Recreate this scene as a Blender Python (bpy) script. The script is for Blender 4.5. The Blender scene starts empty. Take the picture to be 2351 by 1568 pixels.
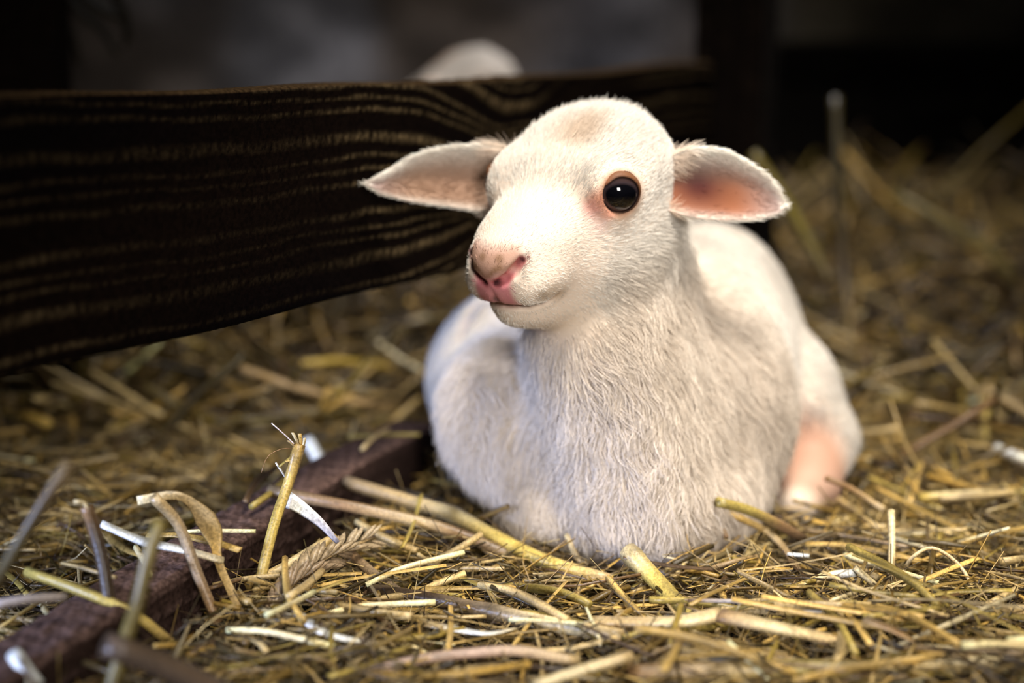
import bpy, math, random
import numpy as np
from mathutils import Vector

R = random.Random(7)
rng = np.random.default_rng(11)
sc = bpy.context.scene
C = sc.collection

# ------------------------------------------------------------------ camera, world, lights, exposure
CAM_H = 0.33
FPX = 2351 * 60.0 / 36.0
PITCH = math.radians(10.3)
cam = bpy.data.cameras.new('camera')
cam.lens = 60.0
cam.sensor_width = 36.0
cam.clip_start = 0.01
cam.dof.use_dof = True
cam.dof.focus_distance = 0.965
cam.dof.aperture_fstop = 2.5
cam_o = bpy.data.objects.new('camera', cam)
cam_o.location = (0, 0, CAM_H)
cam_o.rotation_euler = (math.radians(90) - PITCH, 0, 0)
C.objects.link(cam_o)
sc.camera = cam_o

world = bpy.data.worlds.new('barn_air')
world.use_nodes = True
world.node_tree.nodes['Background'].inputs[0].default_value = (0.8, 0.85, 1.0, 1)
world.node_tree.nodes['Background'].inputs[1].default_value = 0.012
sc.world = world


def area(name, loc, aim, size, power, col, spread=180):
    l = bpy.data.lights.new(name, 'AREA')
    l.shape = 'RECTANGLE'
    l.size, l.size_y = size
    l.energy = power
    l.color = col
    l.spread = math.radians(spread)
    o = bpy.data.objects.new(name, l)
    o.location = loc
    o.rotation_euler = (Vector(aim) - Vector(loc)).to_track_quat('-Z', 'Y').to_euler()
    C.objects.link(o)
    return o


area('skylight', (0.24, 0.42, 1.60), (0.11, 1.02, 0.10), (0.36, 0.32), 1.62, (1.0, 0.94, 0.86), 29)
area('front_fill', (0.55, -1.2, 0.80), (0.12, 0.98, 0.14), (0.6, 0.45), 1.9, (1.0, 0.95, 0.90), 28)  # added unseen fill from low front right, for cheek and chest
area('overhead_fill', (0.42, 1.05, 1.50), (0.20, 1.14, 0.06), (0.35, 0.35), 1.35, (1.0, 0.95, 0.88), 40)  # added overhead light to brighten shoulder, rump and the straw at right
area('side_window', (-1.1, 0.25, 0.30), (0.02, 1.04, 0.02), (0.25, 0.2), 1.3, (0.50, 0.62, 1.0), 30)
area('back_fill', (0.16, 1.72, 1.75), (0.06, 1.90, 0.2), (0.4, 0.4), 3.6, (0.97, 0.95, 1.0), 50)  # added light for the back wall, second lamb and straw behind the plank

sc.view_settings.view_transform = 'Standard'
sc.view_settings.look = 'None'
sc.view_settings.gamma = 1.0
sc.view_settings.use_curve_mapping = False
sc.view_settings.exposure = -0.30

CP, SP = math.cos(PITCH), math.sin(PITCH)


def ray(px, py):
    a, b = (px - 1175.5) / FPX, (py - 784) / FPX
    return np.array((a, CP - b * SP, -SP - b * CP))


def P(px, py, d):
    """a point of the barn at horizontal distance d"""
    v = ray(px, py)
    return np.array((0, 0, CAM_H)) + v * (d / v[1])


def G(px, py, z):
    """a point of the barn at height z"""
    v = ray(px, py)
    return np.array((0, 0, CAM_H)) + v * ((z - CAM_H) / v[2])


# ------------------------------------------------------------------ helpers
def vnoise(p, freq, seed, octaves=5):
    """smooth pseudo random scalar field, about -1..1"""
    r = np.random.default_rng(seed)
    out = np.zeros(len(p))
    for _ in range(octaves):
        k = r.normal(size=3)
        k = k / np.linalg.norm(k) * freq * r.uniform(0.6, 1.5)
        out += np.sin(p @ k + r.uniform(0, 6.28))
    return out / octaves ** 0.5 * 0.8


def vnoise3(p, freq, seed, octaves=5):
    return np.stack([vnoise(p, freq, seed + i, octaves) for i in range(3)], 1)


def unit(a):
    return a / np.maximum(np.linalg.norm(a, axis=-1, keepdims=True), 1e-9)


def smooth(x, a, b):
    t = np.clip((x - a) / (b - a), 0, 1)
    return t * t * (3 - 2 * t)


def mesh_np(name, verts, quads, mat, col=None, smooth_shade=True):
    verts = np.asarray(verts, dtype=np.float32)
    quads = np.asarray(quads, dtype=np.int32)
    me = bpy.data.meshes.new(name)
    n, k = quads.shape
    me.vertices.add(len(verts))
    me.vertices.foreach_set('co', verts.ravel())
    me.loops.add(n * k)
    me.loops.foreach_set('vertex_index', quads.ravel())
    me.polygons.add(n)
    me.polygons.foreach_set('loop_start', np.arange(0, n * k, k, dtype=np.int32))
    if smooth_shade:
        me.polygons.foreach_set('use_smooth', np.ones(n, dtype=bool))
    me.update(calc_edges=True)
    if col is not None:
        col = np.asarray(col, dtype=np.float32)
        if col.shape[1] == 3:
            col = np.concatenate([col, np.ones((len(col), 1), np.float32)], 1)
        a = me.attributes.new('col', 'FLOAT_COLOR', 'POINT')
        a.data.foreach_set('color', col.ravel())
    if mat:
        me.materials.append(mat)
    return me


def link(name, data, parent=None):
    o = bpy.data.objects.new(name, data)
    C.objects.link(o)
    if parent is not None:
        o.parent = parent
    return o


def tag(o, label=None, cat=None, group=None, kind=None):
    if label: o['label'] = label
    if cat: o['category'] = cat
    if group: o['group'] = group
    if kind: o['kind'] = kind
    return o


def empty(name, loc):
    o = bpy.data.objects.new(name, None)
    o.location = loc
    o.empty_display_size = 0.02
    C.objects.link(o)
    return o


def nodes(name):
    m = bpy.data.materials.new(name)
    m.use_nodes = True
    nt = m.node_tree
    return m, nt, nt.nodes['Principled BSDF']


def mat_attr(name, attr, rough, spec, streak=0.0, bump=0.0, scale=900.0, sss=0.0):
    m, nt, b = nodes(name)
    a = nt.nodes.new('ShaderNodeAttribute')
    a.attribute_name = attr
    src = a.outputs['Color']
    if streak or bump:
        tc = nt.nodes.new('ShaderNodeTexCoord')
        nz = nt.nodes.new('ShaderNodeTexNoise')
        nz.inputs['Scale'].default_value = scale
        nz.inputs['Detail'].default_value = 3
        nt.links.new(tc.outputs['Object'], nz.inputs['Vector'])
        if streak:
            mr = nt.nodes.new('ShaderNodeMapRange')
            mr.inputs['From Min'].default_value = 0.3
            mr.inputs['From Max'].default_value = 0.7
            mr.inputs['To Min'].default_value = 1 - streak
            mr.inputs['To Max'].default_value = 1 + streak
            nt.links.new(nz.outputs['Fac'], mr.inputs['Value'])
            vm = nt.nodes.new('ShaderNodeVectorMath')
            vm.operation = 'SCALE'
            nt.links.new(src, vm.inputs[0])
            nt.links.new(mr.outputs['Result'], vm.inputs['Scale'])
            src = vm.outputs[0]
        if bump:
            bp = nt.nodes.new('ShaderNodeBump')
            bp.inputs['Strength'].default_value = bump
            bp.inputs['Distance'].default_value = 0.001
            nt.links.new(nz.outputs['Fac'], bp.inputs['Height'])
            nt.links.new(bp.outputs['Normal'], b.inputs['Normal'])
    nt.links.new(src, b.inputs['Base Color'])
    b.inputs['Roughness'].default_value = rough
    b.inputs['Specular IOR Level'].default_value = spec
    if sss:
        b.inputs['Subsurface Weight'].default_value = sss
        b.inputs['Subsurface Radius'].default_value = (0.004, 0.0015, 0.001)
        b.inputs['Subsurface Scale'].default_value = 1.0
    return m


M_straw = mat_attr('straw', 'col', 0.38, 0.45, streak=0.35, bump=0.25, scale=700)
M_skin = mat_attr('lamb_skin', 'col', 0.55, 0.2, bump=0.15, scale=1200)
M_wood = mat_attr('old_wood', 'col', 0.9, 0.02, streak=0.5, bump=0.6, scale=420)
M_wall = mat_attr('rough_plaster', 'col', 0.9, 0.1, streak=0.25, bump=0.5, scale=60)
M_soil = mat_attr('trodden_bedding', 'col', 0.9, 0.1, streak=0.5, bump=0.5, scale=150)


def make_fur_mat(name):
    m, nt, b = nodes(name)
    a = nt.nodes.new('ShaderNodeAttribute')
    a.attribute_name = 'hair_color'
    nt.links.new(a.outputs['Color'], b.inputs['Base Color'])
    b.inputs['Roughness'].default_value = 0.55
    b.inputs['Specular IOR Level'].default_value = 0.25
    return m


M_fur = make_fur_mat('white_wool')

M_eye, nt, b = nodes('dark_eye')
tc = nt.nodes.new('ShaderNodeTexCoord')
sep = nt.nodes.new('ShaderNodeVectorMath'); sep.operation = 'MULTIPLY'
sep.inputs[1].default_value = (0.8, 1.12, 0.0)
nt.links.new(tc.outputs['Object'], sep.inputs[0])
ln = nt.nodes.new('ShaderNodeVectorMath'); ln.operation = 'LENGTH'
nt.links.new(sep.outputs[0], ln.inputs[0])
rp = nt.nodes.new('ShaderNodeValToRGB')
rp.color_ramp.elements[0].position = 0.46
rp.color_ramp.elements[0].color = (0.002, 0.002, 0.003, 1)
rp.color_ramp.elements[1].position = 0.56
rp.color_ramp.elements[1].color = (0.030, 0.020, 0.022, 1)
e = rp.color_ramp.elements.new(0.80); e.color = (0.05, 0.025, 0.018, 1)
dv = nt.nodes.new('ShaderNodeMath'); dv.operation = 'DIVIDE'
dv.inputs[1].default_value = 0.0155
nt.links.new(ln.outputs['Value'], dv.inputs[0])
nt.links.new(dv.outputs[0], rp.inputs['Fac'])
nt.links.new(rp.outputs['Color'], b.inputs['Base Color'])
b.inputs['Roughness'].default_value = 0.06
b.inputs['Specular IOR Level'].default_value = 0.6
b.inputs['Coat Weight'].default_value = 0.0
b.inputs['Coat Roughness'].default_value = 0.03


# ------------------------------------------------------------------ terrain
def terrain(x, y):
    x = np.asarray(x, float); y = np.asarray(y, float)
    side = 0.18 + 0.82 * smooth(x, 0.05, 0.45)
    h = 0.115 * smooth(y, 1.32, 2.25) * side
    h = h + 0.07 * np.exp(-((x + 0.17) / 0.24) ** 2 - ((y - 1.63) / 0.14) ** 2)
    return h + 0.006 * np.sin(x * 17 + 1.0) * np.sin(y * 13) + 0.004 * np.sin(x * 41 + y * 29)


gx, gy = np.meshgrid(np.linspace(-1.6, 1.8, 170), np.linspace(-0.2, 2.6, 140))
gv = np.stack([gx.ravel(), gy.ravel(), terrain(gx, gy).ravel() - 0.004], 1)
idx = np.arange(gx.size).reshape(gx.shape)
gq = np.stack([idx[:-1, :-1], idx[:-1, 1:], idx[1:, 1:], idx[1:, :-1]], -1).reshape(-1, 4)
nzv = vnoise(gv, 60, 3)
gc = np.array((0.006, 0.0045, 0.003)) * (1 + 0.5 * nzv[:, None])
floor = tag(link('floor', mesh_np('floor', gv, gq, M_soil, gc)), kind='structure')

# back wall: rough plastered stone, uneven
wx, wz = np.meshgrid(np.linspace(-1.6, 1.8, 260), np.linspace(-0.05, 1.5, 120))
wp = np.stack([wx.ravel(), np.zeros(wx.size), wz.ravel()], 1)
wy = 2.55 + 0.02 * vnoise(wp, 14, 21) + 0.01 * vnoise(wp, 40, 25)
wv = np.stack([wp[:, 0], wy, wp[:, 2]], 1)
idx = np.arange(wx.size).reshape(wx.shape)
wq = np.stack([idx[:-1, :-1], idx[:-1, 1:], idx[1:, 1:], idx[1:, :-1]], -1).reshape(-1, 4)
t1 = smooth(vnoise(wp, 24, 31, 7), -0.6, 0.6)[:, None]
t2 = smooth(vnoise(wp, 45, 37, 7), -0.6, 0.7)[:, None]
wc = (1 - t1) * np.array((0.16, 0.13, 0.11)) + t1 * np.array((0.28, 0.275, 0.30))
wc = wc * (0.5 + 0.7 * t2)
rt = smooth(wp[:, 0], 0.30, 0.45)[:, None]
wc = wc * (1 - rt) + rt * np.array((0.13, 0.11, 0.075)) * (0.7 + 0.5 * t2)
wall = tag(link('wall_back', mesh_np('wall_back', wv, wq, M_wall, wc)), kind='structure')


# ------------------------------------------------------------------ timber
def timber(name, length, thick, height, mat_col, nl=300, nh=40, nt_=6, seed=1, relief=0.0012, knot=None, line_w=0.011,
           rim=0.0, edge_wear=0.004):
    """a sawn board along +x, its face towards -y; grain ridges are real relief"""
    prof = []   # closed profile (y,z)
    for i in range(nh): prof.append((-thick / 2, -height / 2 + height * i / nh))
    for i in range(nt_): prof.append((-thick / 2 + thick * i / nt_, height / 2))
    for i in range(nh): prof.append((thick / 2, height / 2 - height * i / nh))
    for i in range(nt_): prof.append((thick / 2 - thick * i / nt_, -height / 2))
    prof = np.array(prof)
    xs = np.linspace(0, length, nl)
    k = len(prof)
    V = np.zeros((nl, k, 3))
    V[:, :, 0] = xs[:, None]
    V[:, :, 1] = prof[None, :, 0]
    V[:, :, 2] = prof[None, :, 1]
    p = V.reshape(-1, 3).copy()
    # round the arrises
    ny = np.clip(np.abs(p[:, 1]) - (thick / 2 - edge_wear), 0, 1)
    nz = np.clip(np.abs(p[:, 2]) - (height / 2 - edge_wear), 0, 1)
    rr = np.sqrt(ny ** 2 + nz ** 2)
    f = np.where(rr > edge_wear, edge_wear / np.maximum(rr, 1e-9), 1)
    q = p.copy()
    q[:, 1] = np.sign(p[:, 1]) * (np.minimum(np.abs(p[:, 1]), thick / 2 - edge_wear) + ny * f)
    q[:, 2] = np.sign(p[:, 2]) * (np.minimum(np.abs(p[:, 2]), height / 2 - edge_wear) + nz * f)
    # grain coordinate
    s = np.stack([p[:, 0] * 0.35, p[:, 1] * 0.2, p[:, 2]], 1)
    g = p[:, 2] + 0.35 * p[:, 1] + 0.006 * vnoise(s, 22, seed) + 0.0012 * vnoise(s * np.array((1.4, 1, 1)), 160, seed + 5)
    if knot is not None:
        kx, kz, kr = knot
        dx, dz = p[:, 0] - kx, p[:, 2] - kz
        e2 = np.exp(-(dx / (kr * 2.6)) ** 2)
        bend = e2 * kr * 1.1 * np.tanh(dz / kr * 1.2)
        g = g + bend
        rad = np.sqrt((dx * 0.75) ** 2 + dz ** 2)
        w = smooth(rad, kr * 1.7, kr * 0.7)
        g = g * (1 - w) + rad * 0.9 * w
    ph = g / line_w
    ph = ph + 0.35 * np.sin(ph * 1.7 + seed)
    ridge = np.clip(np.cos(ph * 2 * math.pi) * 1.7 - 0.7, 0, 1)
    rough = vnoise(p, 2600, seed + 9, 6) * 0.5 + vnoise(p, 1100, seed + 15, 6) * 0.5
    amp = smooth(vnoise(p * np.array((1, 1, 1)), 18, seed + 11), -0.9, 0.5)
    ridge = ridge * (0.1 + 0.9 * amp) * np.clip(0.55 + 0.9 * rough, 0, 1.3)
    nrm = np.zeros_like(q)
    nrm[:, 1] = np.sign(p[:, 1]) * (np.abs(p[:, 1]) > thick / 2 - 1e-5)
    nrm[:, 2] = np.sign(p[:, 2]) * (np.abs(p[:, 2]) > height / 2 - 1e-5)
    q += unit(nrm) * (relief * ridge + relief * 0.15 * rough)[:, None]
    top = (p[:, 2] > height / 2 - 1e-5)
    q[:, 2] += np.where(p[:, 2] > 0, 1, 1) * 0.0025 * vnoise(np.stack([p[:, 0], 0 * p[:, 0], 0 * p[:, 0]], 1), 30, seed + 20)
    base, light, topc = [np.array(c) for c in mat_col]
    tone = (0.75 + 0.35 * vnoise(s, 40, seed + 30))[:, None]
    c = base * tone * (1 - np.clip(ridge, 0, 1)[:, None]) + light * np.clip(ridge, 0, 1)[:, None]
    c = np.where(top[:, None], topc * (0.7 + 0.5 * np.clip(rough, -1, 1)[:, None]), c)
    q = q.reshape(nl, k, 3)
    ids = np.arange(nl * k).reshape(nl, k)
    nx = np.roll(ids, -1, 1)
    quads = np.stack([ids[:-1], ids[1:], nx[1:], nx[:-1]], -1).reshape(-1, 4)
    # end caps as fans of quads through a centre vertex pair
    verts = q.reshape(-1, 3)
    cols = np.clip(c, 0.001, 1)
    capq, extra, ecol = [], [], []
    for e, x in ((0, 0.0), (nl - 1, length)):
        ci = len(verts) + len(extra)
        extra.append((x, 0, 0)); ecol.append(base * 1.5)
        for i in range(0, k, 2):
            a, b_, d = ids[e, i], ids[e, (i + 1) % k], ids[e, (i + 2) % k]
            capq.append((ci, d, b_, a) if e else (ci, a, b_, d))
    verts = np.concatenate([verts, np.array(extra)])
    cols = np.concatenate([cols, np.array(ecol)])
    quads = np.concatenate([quads, np.array(capq)])
    return mesh_np(name, verts, quads, M_wood, cols)


def place_board(o, a, b_, z):
    a = Vector((a[0], a[1], z)); b_ = Vector((b_[0], b_[1], z))
    d = b_ - a
    o.location = a
    o.rotation_euler = (0, 0, math.atan2(d.y, d.x))


# plank of the pen: line through (-0.155, 0.955) heading 27 degrees off the view
PD = np.array((math.sin(math.radians(26.8)), math.cos(math.radians(26.8))))
P0 = np.array((-0.155, 0.968))
pa, pb = P0 - PD * 0.62, P0 + PD * 0.735
pl_len = float(np.linalg.norm(pb - pa))
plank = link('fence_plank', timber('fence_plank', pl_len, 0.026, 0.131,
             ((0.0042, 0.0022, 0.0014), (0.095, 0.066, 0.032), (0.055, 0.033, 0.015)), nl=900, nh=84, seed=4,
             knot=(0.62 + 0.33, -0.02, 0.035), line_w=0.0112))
place_board(plank, pa, pb, 0.2335)
tag(plank, 'dark weathered fence plank with ridged grain running behind the lamb', 'plank')

ka, kb = np.array((-0.262, 0.66)), np.array((-0.062, 1.254))
RO = np.array((-0.012, 0.004))
kl = float(np.linalg.norm(kb - ka))
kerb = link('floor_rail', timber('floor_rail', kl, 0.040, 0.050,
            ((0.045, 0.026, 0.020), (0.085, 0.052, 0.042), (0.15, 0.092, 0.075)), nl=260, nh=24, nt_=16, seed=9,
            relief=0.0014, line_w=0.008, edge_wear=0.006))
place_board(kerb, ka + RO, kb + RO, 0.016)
tag(kerb, 'low reddish brown timber rail on the floor half buried in straw', 'rail')

DW = ((0.006, 0.004, 0.003), (0.018, 0.012, 0.008), (0.02, 0.014, 0.01))


def post(name, x, y, w, t, z0, z1, rot, cols, seed):
    o = link(name, timber(name, z1 - z0, t, w, cols, nl=120, nh=18, seed=seed, relief=0.001))
    o.location = (x, y, z0)
    o.rotation_euler = (0, math.radians(-90), 0)
    # length up, face towards the camera
    from mathutils import Matrix
    m = Matrix(((0, 0, 1, x), (0, 1, 0, y), (1, 0, 0, z0), (0, 0, 0, 1)))
    m = Matrix(((0, 0, -1, x), (0, 1, 0, y), (1, 0, 0, z0), (0, 0, 0, 1)))
    rz = Matrix.Rotation(rot, 4, 'Z')
    loc = Matrix.Translation((x, y, z0)) @ rz @ Matrix.Translation((-x, -y, -z0))
    o.matrix_world = loc @ m
    return o


rp_ = P(1672, 200, 1.70)
tag(post('corner_post', rp_[0], 1.70, 0.066, 0.06, -0.02, 0.62, math.radians(-8), DW, 12),
    'thick dark upright post at the far end of the long plank', 'post')
rb = P(1752, 200, 1.76)
tag(post('upright_batten', rb[0], 1.76, 0.026, 0.03, -0.02, 0.62, 0,
         ((0.012, 0.010, 0.009), (0.035, 0.030, 0.026), (0.03, 0.02, 0.015)), 13),
    'narrow greyish upright batten just right of the thick corner post', 'batten')
lp = P(28, 200, 1.45)
tag(post('pen_post', lp[0], 1.45, 0.090, 0.06, -0.02, 0.62, 0, DW, 14),
    'broad black post behind the plank at the far left', 'post')
bd = link('wall_board', timber('wall_board', 1.1, 0.03, 0.205, ((0.006, 0.005, 0.004), (0.014, 0.012, 0.009), (0.02, 0.016, 0.01)), nl=160, nh=30, seed=17))
place_board(bd, (0.36, 2.36), (1.45, 2.40), 0.215)
tag(bd, 'wide black board along the foot of the back wall', 'board')


# ------------------------------------------------------------------ lamb: signed field
VOX = 0.0016
LO = np.array((-0.105, 0.900, -0.012)); HI = np.array((0.290, 1.440, 0.315))
NG = np.ceil((HI - LO) / VOX).astype(int) + 1
F = np.full(NG, 0.03, dtype=np.float32)


def smin(a, b_, k):
    h = np.maximum(k - np.abs(a - b_), 0) / k
    return np.minimum(a, b_) - h * h * k * 0.25


def smax(a, b_, k):
    return -smin(-a, -b_, k)


def box_of(cmin, cmax):
    i0 = np.clip(np.floor((cmin - LO) / VOX).astype(int), 0, NG)
    i1 = np.clip(np.ceil((cmax - LO) / VOX).astype(int) + 1, 0, NG)
    ax = [LO[i] + VOX * np.arange(i0[i], i1[i]) for i in range(3)]
    X = np.meshgrid(*ax, indexing='ij')
    return tuple(slice(i0[i], i1[i]) for i in range(3)), np.stack(X, -1)


def ellip(c, r, k=0.02, axes=None, cut=False):
    c = np.asarray(c, float); r = np.asarray(r, float)
    A = np.eye(3) if axes is None else axes     # rows = local axes
    ext = np.sqrt(((A * r[:, None]) ** 2).sum(0)) + 0.03
    sl, X = box_of(c - ext, c + ext)
    q = (X - c) @ A.T
    k0 = np.sqrt(((q / r) ** 2).sum(-1)); k1 = np.sqrt(((q / r ** 2) ** 2).sum(-1))
    d = (k0 * (k0 - 1) / np.maximum(k1, 1e-6)).astype(np.float32)
    F[sl] = smax(F[sl], -d, k) if cut else smin(F[sl], d, k)


def caps(a, b_, ra, rb_, k=0.015, cut=False):
    a = np.asarray(a, float); b_ = np.asarray(b_, float)
    m = max(ra, rb_) + 0.03
    sl, X = box_of(np.minimum(a, b_) - m, np.maximum(a, b_) + m)
    ab = b_ - a
    t = np.clip(((X - a) @ ab) / (ab @ ab), 0, 1)
    d = (np.linalg.norm(X - a - t[..., None] * ab, axis=-1) - (ra + (rb_ - ra) * t)).astype(np.float32)
    F[sl] = smax(F[sl], -d, k) if cut else smin(F[sl], d, k)


# trunk and limbs (metres)
ellip((0.085, 1.240, 0.080), (0.125, 0.150, 0.085), 0.03)            # barrel
ellip((0.025, 1.210, 0.082), (0.085, 0.090, 0.068), 0.03)            # right flank, picture left
ellip((0.146, 1.275, 0.098), (0.068, 0.115, 0.090), 0.03)            # rump and loin
ellip((0.115, 1.180, 0.115), (0.070, 0.090, 0.075), 0.03)            # withers
ellip((0.072, 1.085, 0.075), (0.068, 0.064, 0.076), 0.025)            # brisket
ellip((0.085, 1.048, 0.034), (0.056, 0.050, 0.042), 0.025)
ellip((0.132, 1.125, 0.080), (0.058, 0.062, 0.076), 0.02)            # left shoulder
ellip((0.000, 1.120, 0.080), (0.050, 0.058, 0.050), 0.018)           # right shoulder
ellip((0.208, 1.220, 0.050), (0.034, 0.055, 0.060), 0.016)           # left thigh
caps((0.222, 1.195, 0.040), (0.208, 1.158, 0.018), 0.027, 0.020, 0.012)   # left hock
caps((0.208, 1.158, 0.018), (0.193, 1.125, 0.010), 0.019, 0.015, 0.012)   # left hind cannon
caps((-0.005, 1.090, 0.065), (0.026, 1.050, 0.026), 0.027, 0.022, 0.020)  # right knee, folded
caps((0.026, 1.050, 0.022), (0.060, 1.065, 0.012), 0.020, 0.014, 0.016)
caps((0.130, 1.075, 0.035), (0.105, 1.040, 0.016), 0.026, 0.020, 0.028)   # left knee, folded
caps((0.105, 1.040, 0.016), (0.070, 1.075, 0.010), 0.018, 0.014, 0.016)

# head frame
TH, PH = math.radians(38), math.radians(22)
Hn = np.array((-math.sin(TH) * math.cos(PH), -math.cos(TH) * math.cos(PH), -math.sin(PH)))
Hs = np.array((math.cos(TH), -math.sin(TH), 0.0))
Hu = np.cross(Hn, Hs)
HA = np.stack([Hn, Hs, Hu])
HO = P(1337, 405, 1.040)


def H(n, s, u):
    return HO + (n * Hn + s * Hs + u * Hu) * 0.01


def hel(n, s, u, a, b_, c, k=0.012, cut=False, ax=None):
    ellip(H(n, s, u), np.array((a, b_, c)) * 0.01, k, HA if ax is None else ax, cut)


# neck
caps((0.078, 1.115, 0.100), H(-2.0, 0.0, -2.5), 0.056, 0.041, 0.03)
caps((0.074, 1.058, 0.085), H(2.2, 0.3, -4.6), 0.047, 0.034, 0.03)
caps(H(2.0, 0.3, -4.8), (0.080, 1.022, 0.040), 0.034, 0.036, 0.018)      # woolly front of the neck
# skull
hel(-1.0, 0, 0.2, 4.9, 5.1, 3.0, 0.015)
hel(1.4, 0, 0.4, 3.3, 4.0, 2.5, 0.015)
for sg in (-1, 1):
    hel(1.6, 3.0 * sg, -0.2, 2.4, 1.9, 2.1, 0.014)      # brow
    hel(2.3, 3.55 * sg, 0.40, 2.0, 1.52 if sg > 0 else 1.40, 1.8, 0.010)   # orbit
    hel(2.8, 2.3 * sg, -3.2, 3.6, 2.2, 2.7, 0.016)      # cheek
    hel(-0.4, 2.0 * sg, -3.2, 3.2, 2.5, 3.2, 0.018)     # jaw angle
    hel(5.6, 1.35 * sg, -1.6, 3.4, 1.75, 2.0, 0.014)    # side of the muzzle
hel(5.4, 0, -1.0, 4.2, 2.75, 2.1, 0.016)               # muzzle
hel(5.2, 0, -3.4, 4.4, 2.7, 2.5, 0.014)
hel(9.0, 0, -1.1, 1.5, 1.75, 1.40, 0.011)              # nose
for sg in (-1, 1):
    hel(8.2, 1.55 * sg, -2.50, 1.9, 1.45, 1.30, 0.010)  # upper lip
hel(9.1, 0, -2.5, 1.15, 1.3, 1.0, 0.009)
hel(7.5, 0, -4.55, 2.2, 1.85, 1.15, 0.010)             # chin
hel(4.6, 0, -4.9, 3.2, 2.2, 1.7, 0.018)
# mouth line
mouth = [(10.0, 0, -3.45), (9.6, 1.1, -3.55), (9.1, 1.9, -3.68), (8.6, 2.3, -3.68), (8.1, 2.6, -3.50)]
for sg in (-1, 1):
    for a, b_ in zip(mouth[:-1], mouth[1:]):
        caps(H(a[0], a[1] * sg, a[2]), H(b_[0], b_[1] * sg, b_[2]), 0.0014, 0.0014, 0.003, cut=True)
# nostrils
nost = [(10.45, 0.42, -1.75), (10.2, 0.95, -1.55), (9.8, 1.45, -1.15), (9.3, 1.80, -0.70)]
for sg in (-1, 1):
    for i, (a, b_) in enumerate(zip(nost[:-1], nost[1:])):
        caps(H(a[0], a[1] * sg, a[2]), H(b_[0], b_[1] * sg, b_[2]), 0.0016 + 0.0006 * i, 0.0022, 0.003, cut=True)
caps(H(10.7, 0, -1.9), H(10.3, 0, -3.0), 0.0008, 0.0008, 0.003, cut=True)
# eye sockets
EC = (2.2, 3.85, 0.45)       # eyeball centre, cm
ER = 1.55
EDIR = unit(np.array((0.60, 0.79, 0.05)))
for sg in (-1, 1):
    ed = EDIR * np.array((1, sg, 1))
    c = np.array((EC[0], EC[1] * sg, EC[2])) + ed * 1.15
    caps(H(*c), H(*(c + ed * 1.5)), 0.0108, 0.0108, 0.004, cut=True)


def surface_nets(F, lo, h):
    ins = F < 0
    s = ins[:-1, :-1, :-1].astype(np.uint8)
    tot = s.copy()
    offs = [(i, j, k) for i in (0, 1) for j in (0, 1) for k in (0, 1)]
    n = np.array(F.shape) - 1
    tot[:] = 0
    for i, j, k in offs:
        tot += ins[i:n[0] + i, j:n[1] + j, k:n[2] + k]
    act = np.argwhere((tot > 0) & (tot < 8))
    vid = np.full(n, -1, np.int32)
    vid[act[:, 0], act[:, 1], act[:, 2]] = np.arange(len(act))
    val = {o: F[act[:, 0] + o[0], act[:, 1] + o[1], act[:, 2] + o[2]] for o in offs}
    acc = np.zeros((len(act), 3)); cnt = np.zeros(len(act))
    for a in offs:
        for ax in range(3):
            if a[ax] == 0:
                b_ = list(a); b_[ax] = 1; b_ = tuple(b_)
                va, vb = val[a], val[b_]
                m = (va < 0) != (vb < 0)
                t = np.where(m, va / np.where(m, va - vb, 1), 0)
                pt = np.array(a, float)[None] + np.zeros((len(act), 3))
                pt[:, ax] += t
                acc += pt * m[:, None]; cnt += m
    V = lo + h * (act + acc / cnt[:, None])
    quads = []
    for ax in range(3):
        sl0 = [slice(None)] * 3; sl1 = [slice(None)] * 3
        sl0[ax] = slice(0, -1); sl1[ax] = slice(1, None)
        a, b_ = ins[tuple(sl0)], ins[tuple(sl1)]
        e = np.argwhere(a != b_)
        u, w = (ax + 1) % 3, (ax + 2) % 3
        ok = (e[:, u] > 0) & (e[:, w] > 0) & (e[:, u] < n[u]) & (e[:, w] < n[w])
        e = e[ok]
        def cell(du, dw):
            q = e.copy(); q[:, u] -= du; q[:, w] -= dw
            return vid[q[:, 0], q[:, 1], q[:, 2]]
        Q = np.stack([cell(1, 1), cell(0, 1), cell(0, 0), cell(1, 0)], 1)
        fl = ~a[e[:, 0], e[:, 1], e[:, 2]]
        Q[fl] = Q[fl][:, ::-1]
        quads.append(Q[(Q >= 0).all(1)])
    return V, np.concatenate(quads)


BV, BQ = surface_nets(F, LO, VOX)


def field(p):
    i = np.clip(np.round((p - LO) / VOX).astype(int), 0, NG - 1)
    v = F[i[..., 0], i[..., 1], i[..., 2]]
    out = ((p < LO) | (p > HI)).any(-1)
    return np.where(out, 0.05, v)


def vert_normals(V, Q):
    n = np.zeros_like(V)
    fn = np.cross(V[Q[:, 2]] - V[Q[:, 0]], V[Q[:, 3]] - V[Q[:, 1]])
    for i in range(4):
        np.add.at(n, Q[:, i], fn)
    return unit(n)


def head_co(p):
    return (p - HO) @ HA.T * 100


EYE_L = H(*(np.array(EC) + EDIR * 1.10))
EYE_R = H(*(np.array((EC[0], -EC[1], EC[2])) + EDIR * np.array((1, -1, 1)) * 1.15))

def hit(px, py):
    o = np.array((0, 0, CAM_H)); v = unit(ray(px, py))
    t = np.linspace(0.88, 1.4, 1600)
    p = o + v * t[:, None]
    f = field(p)
    return p[int(np.argmax(f < 0))]


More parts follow.
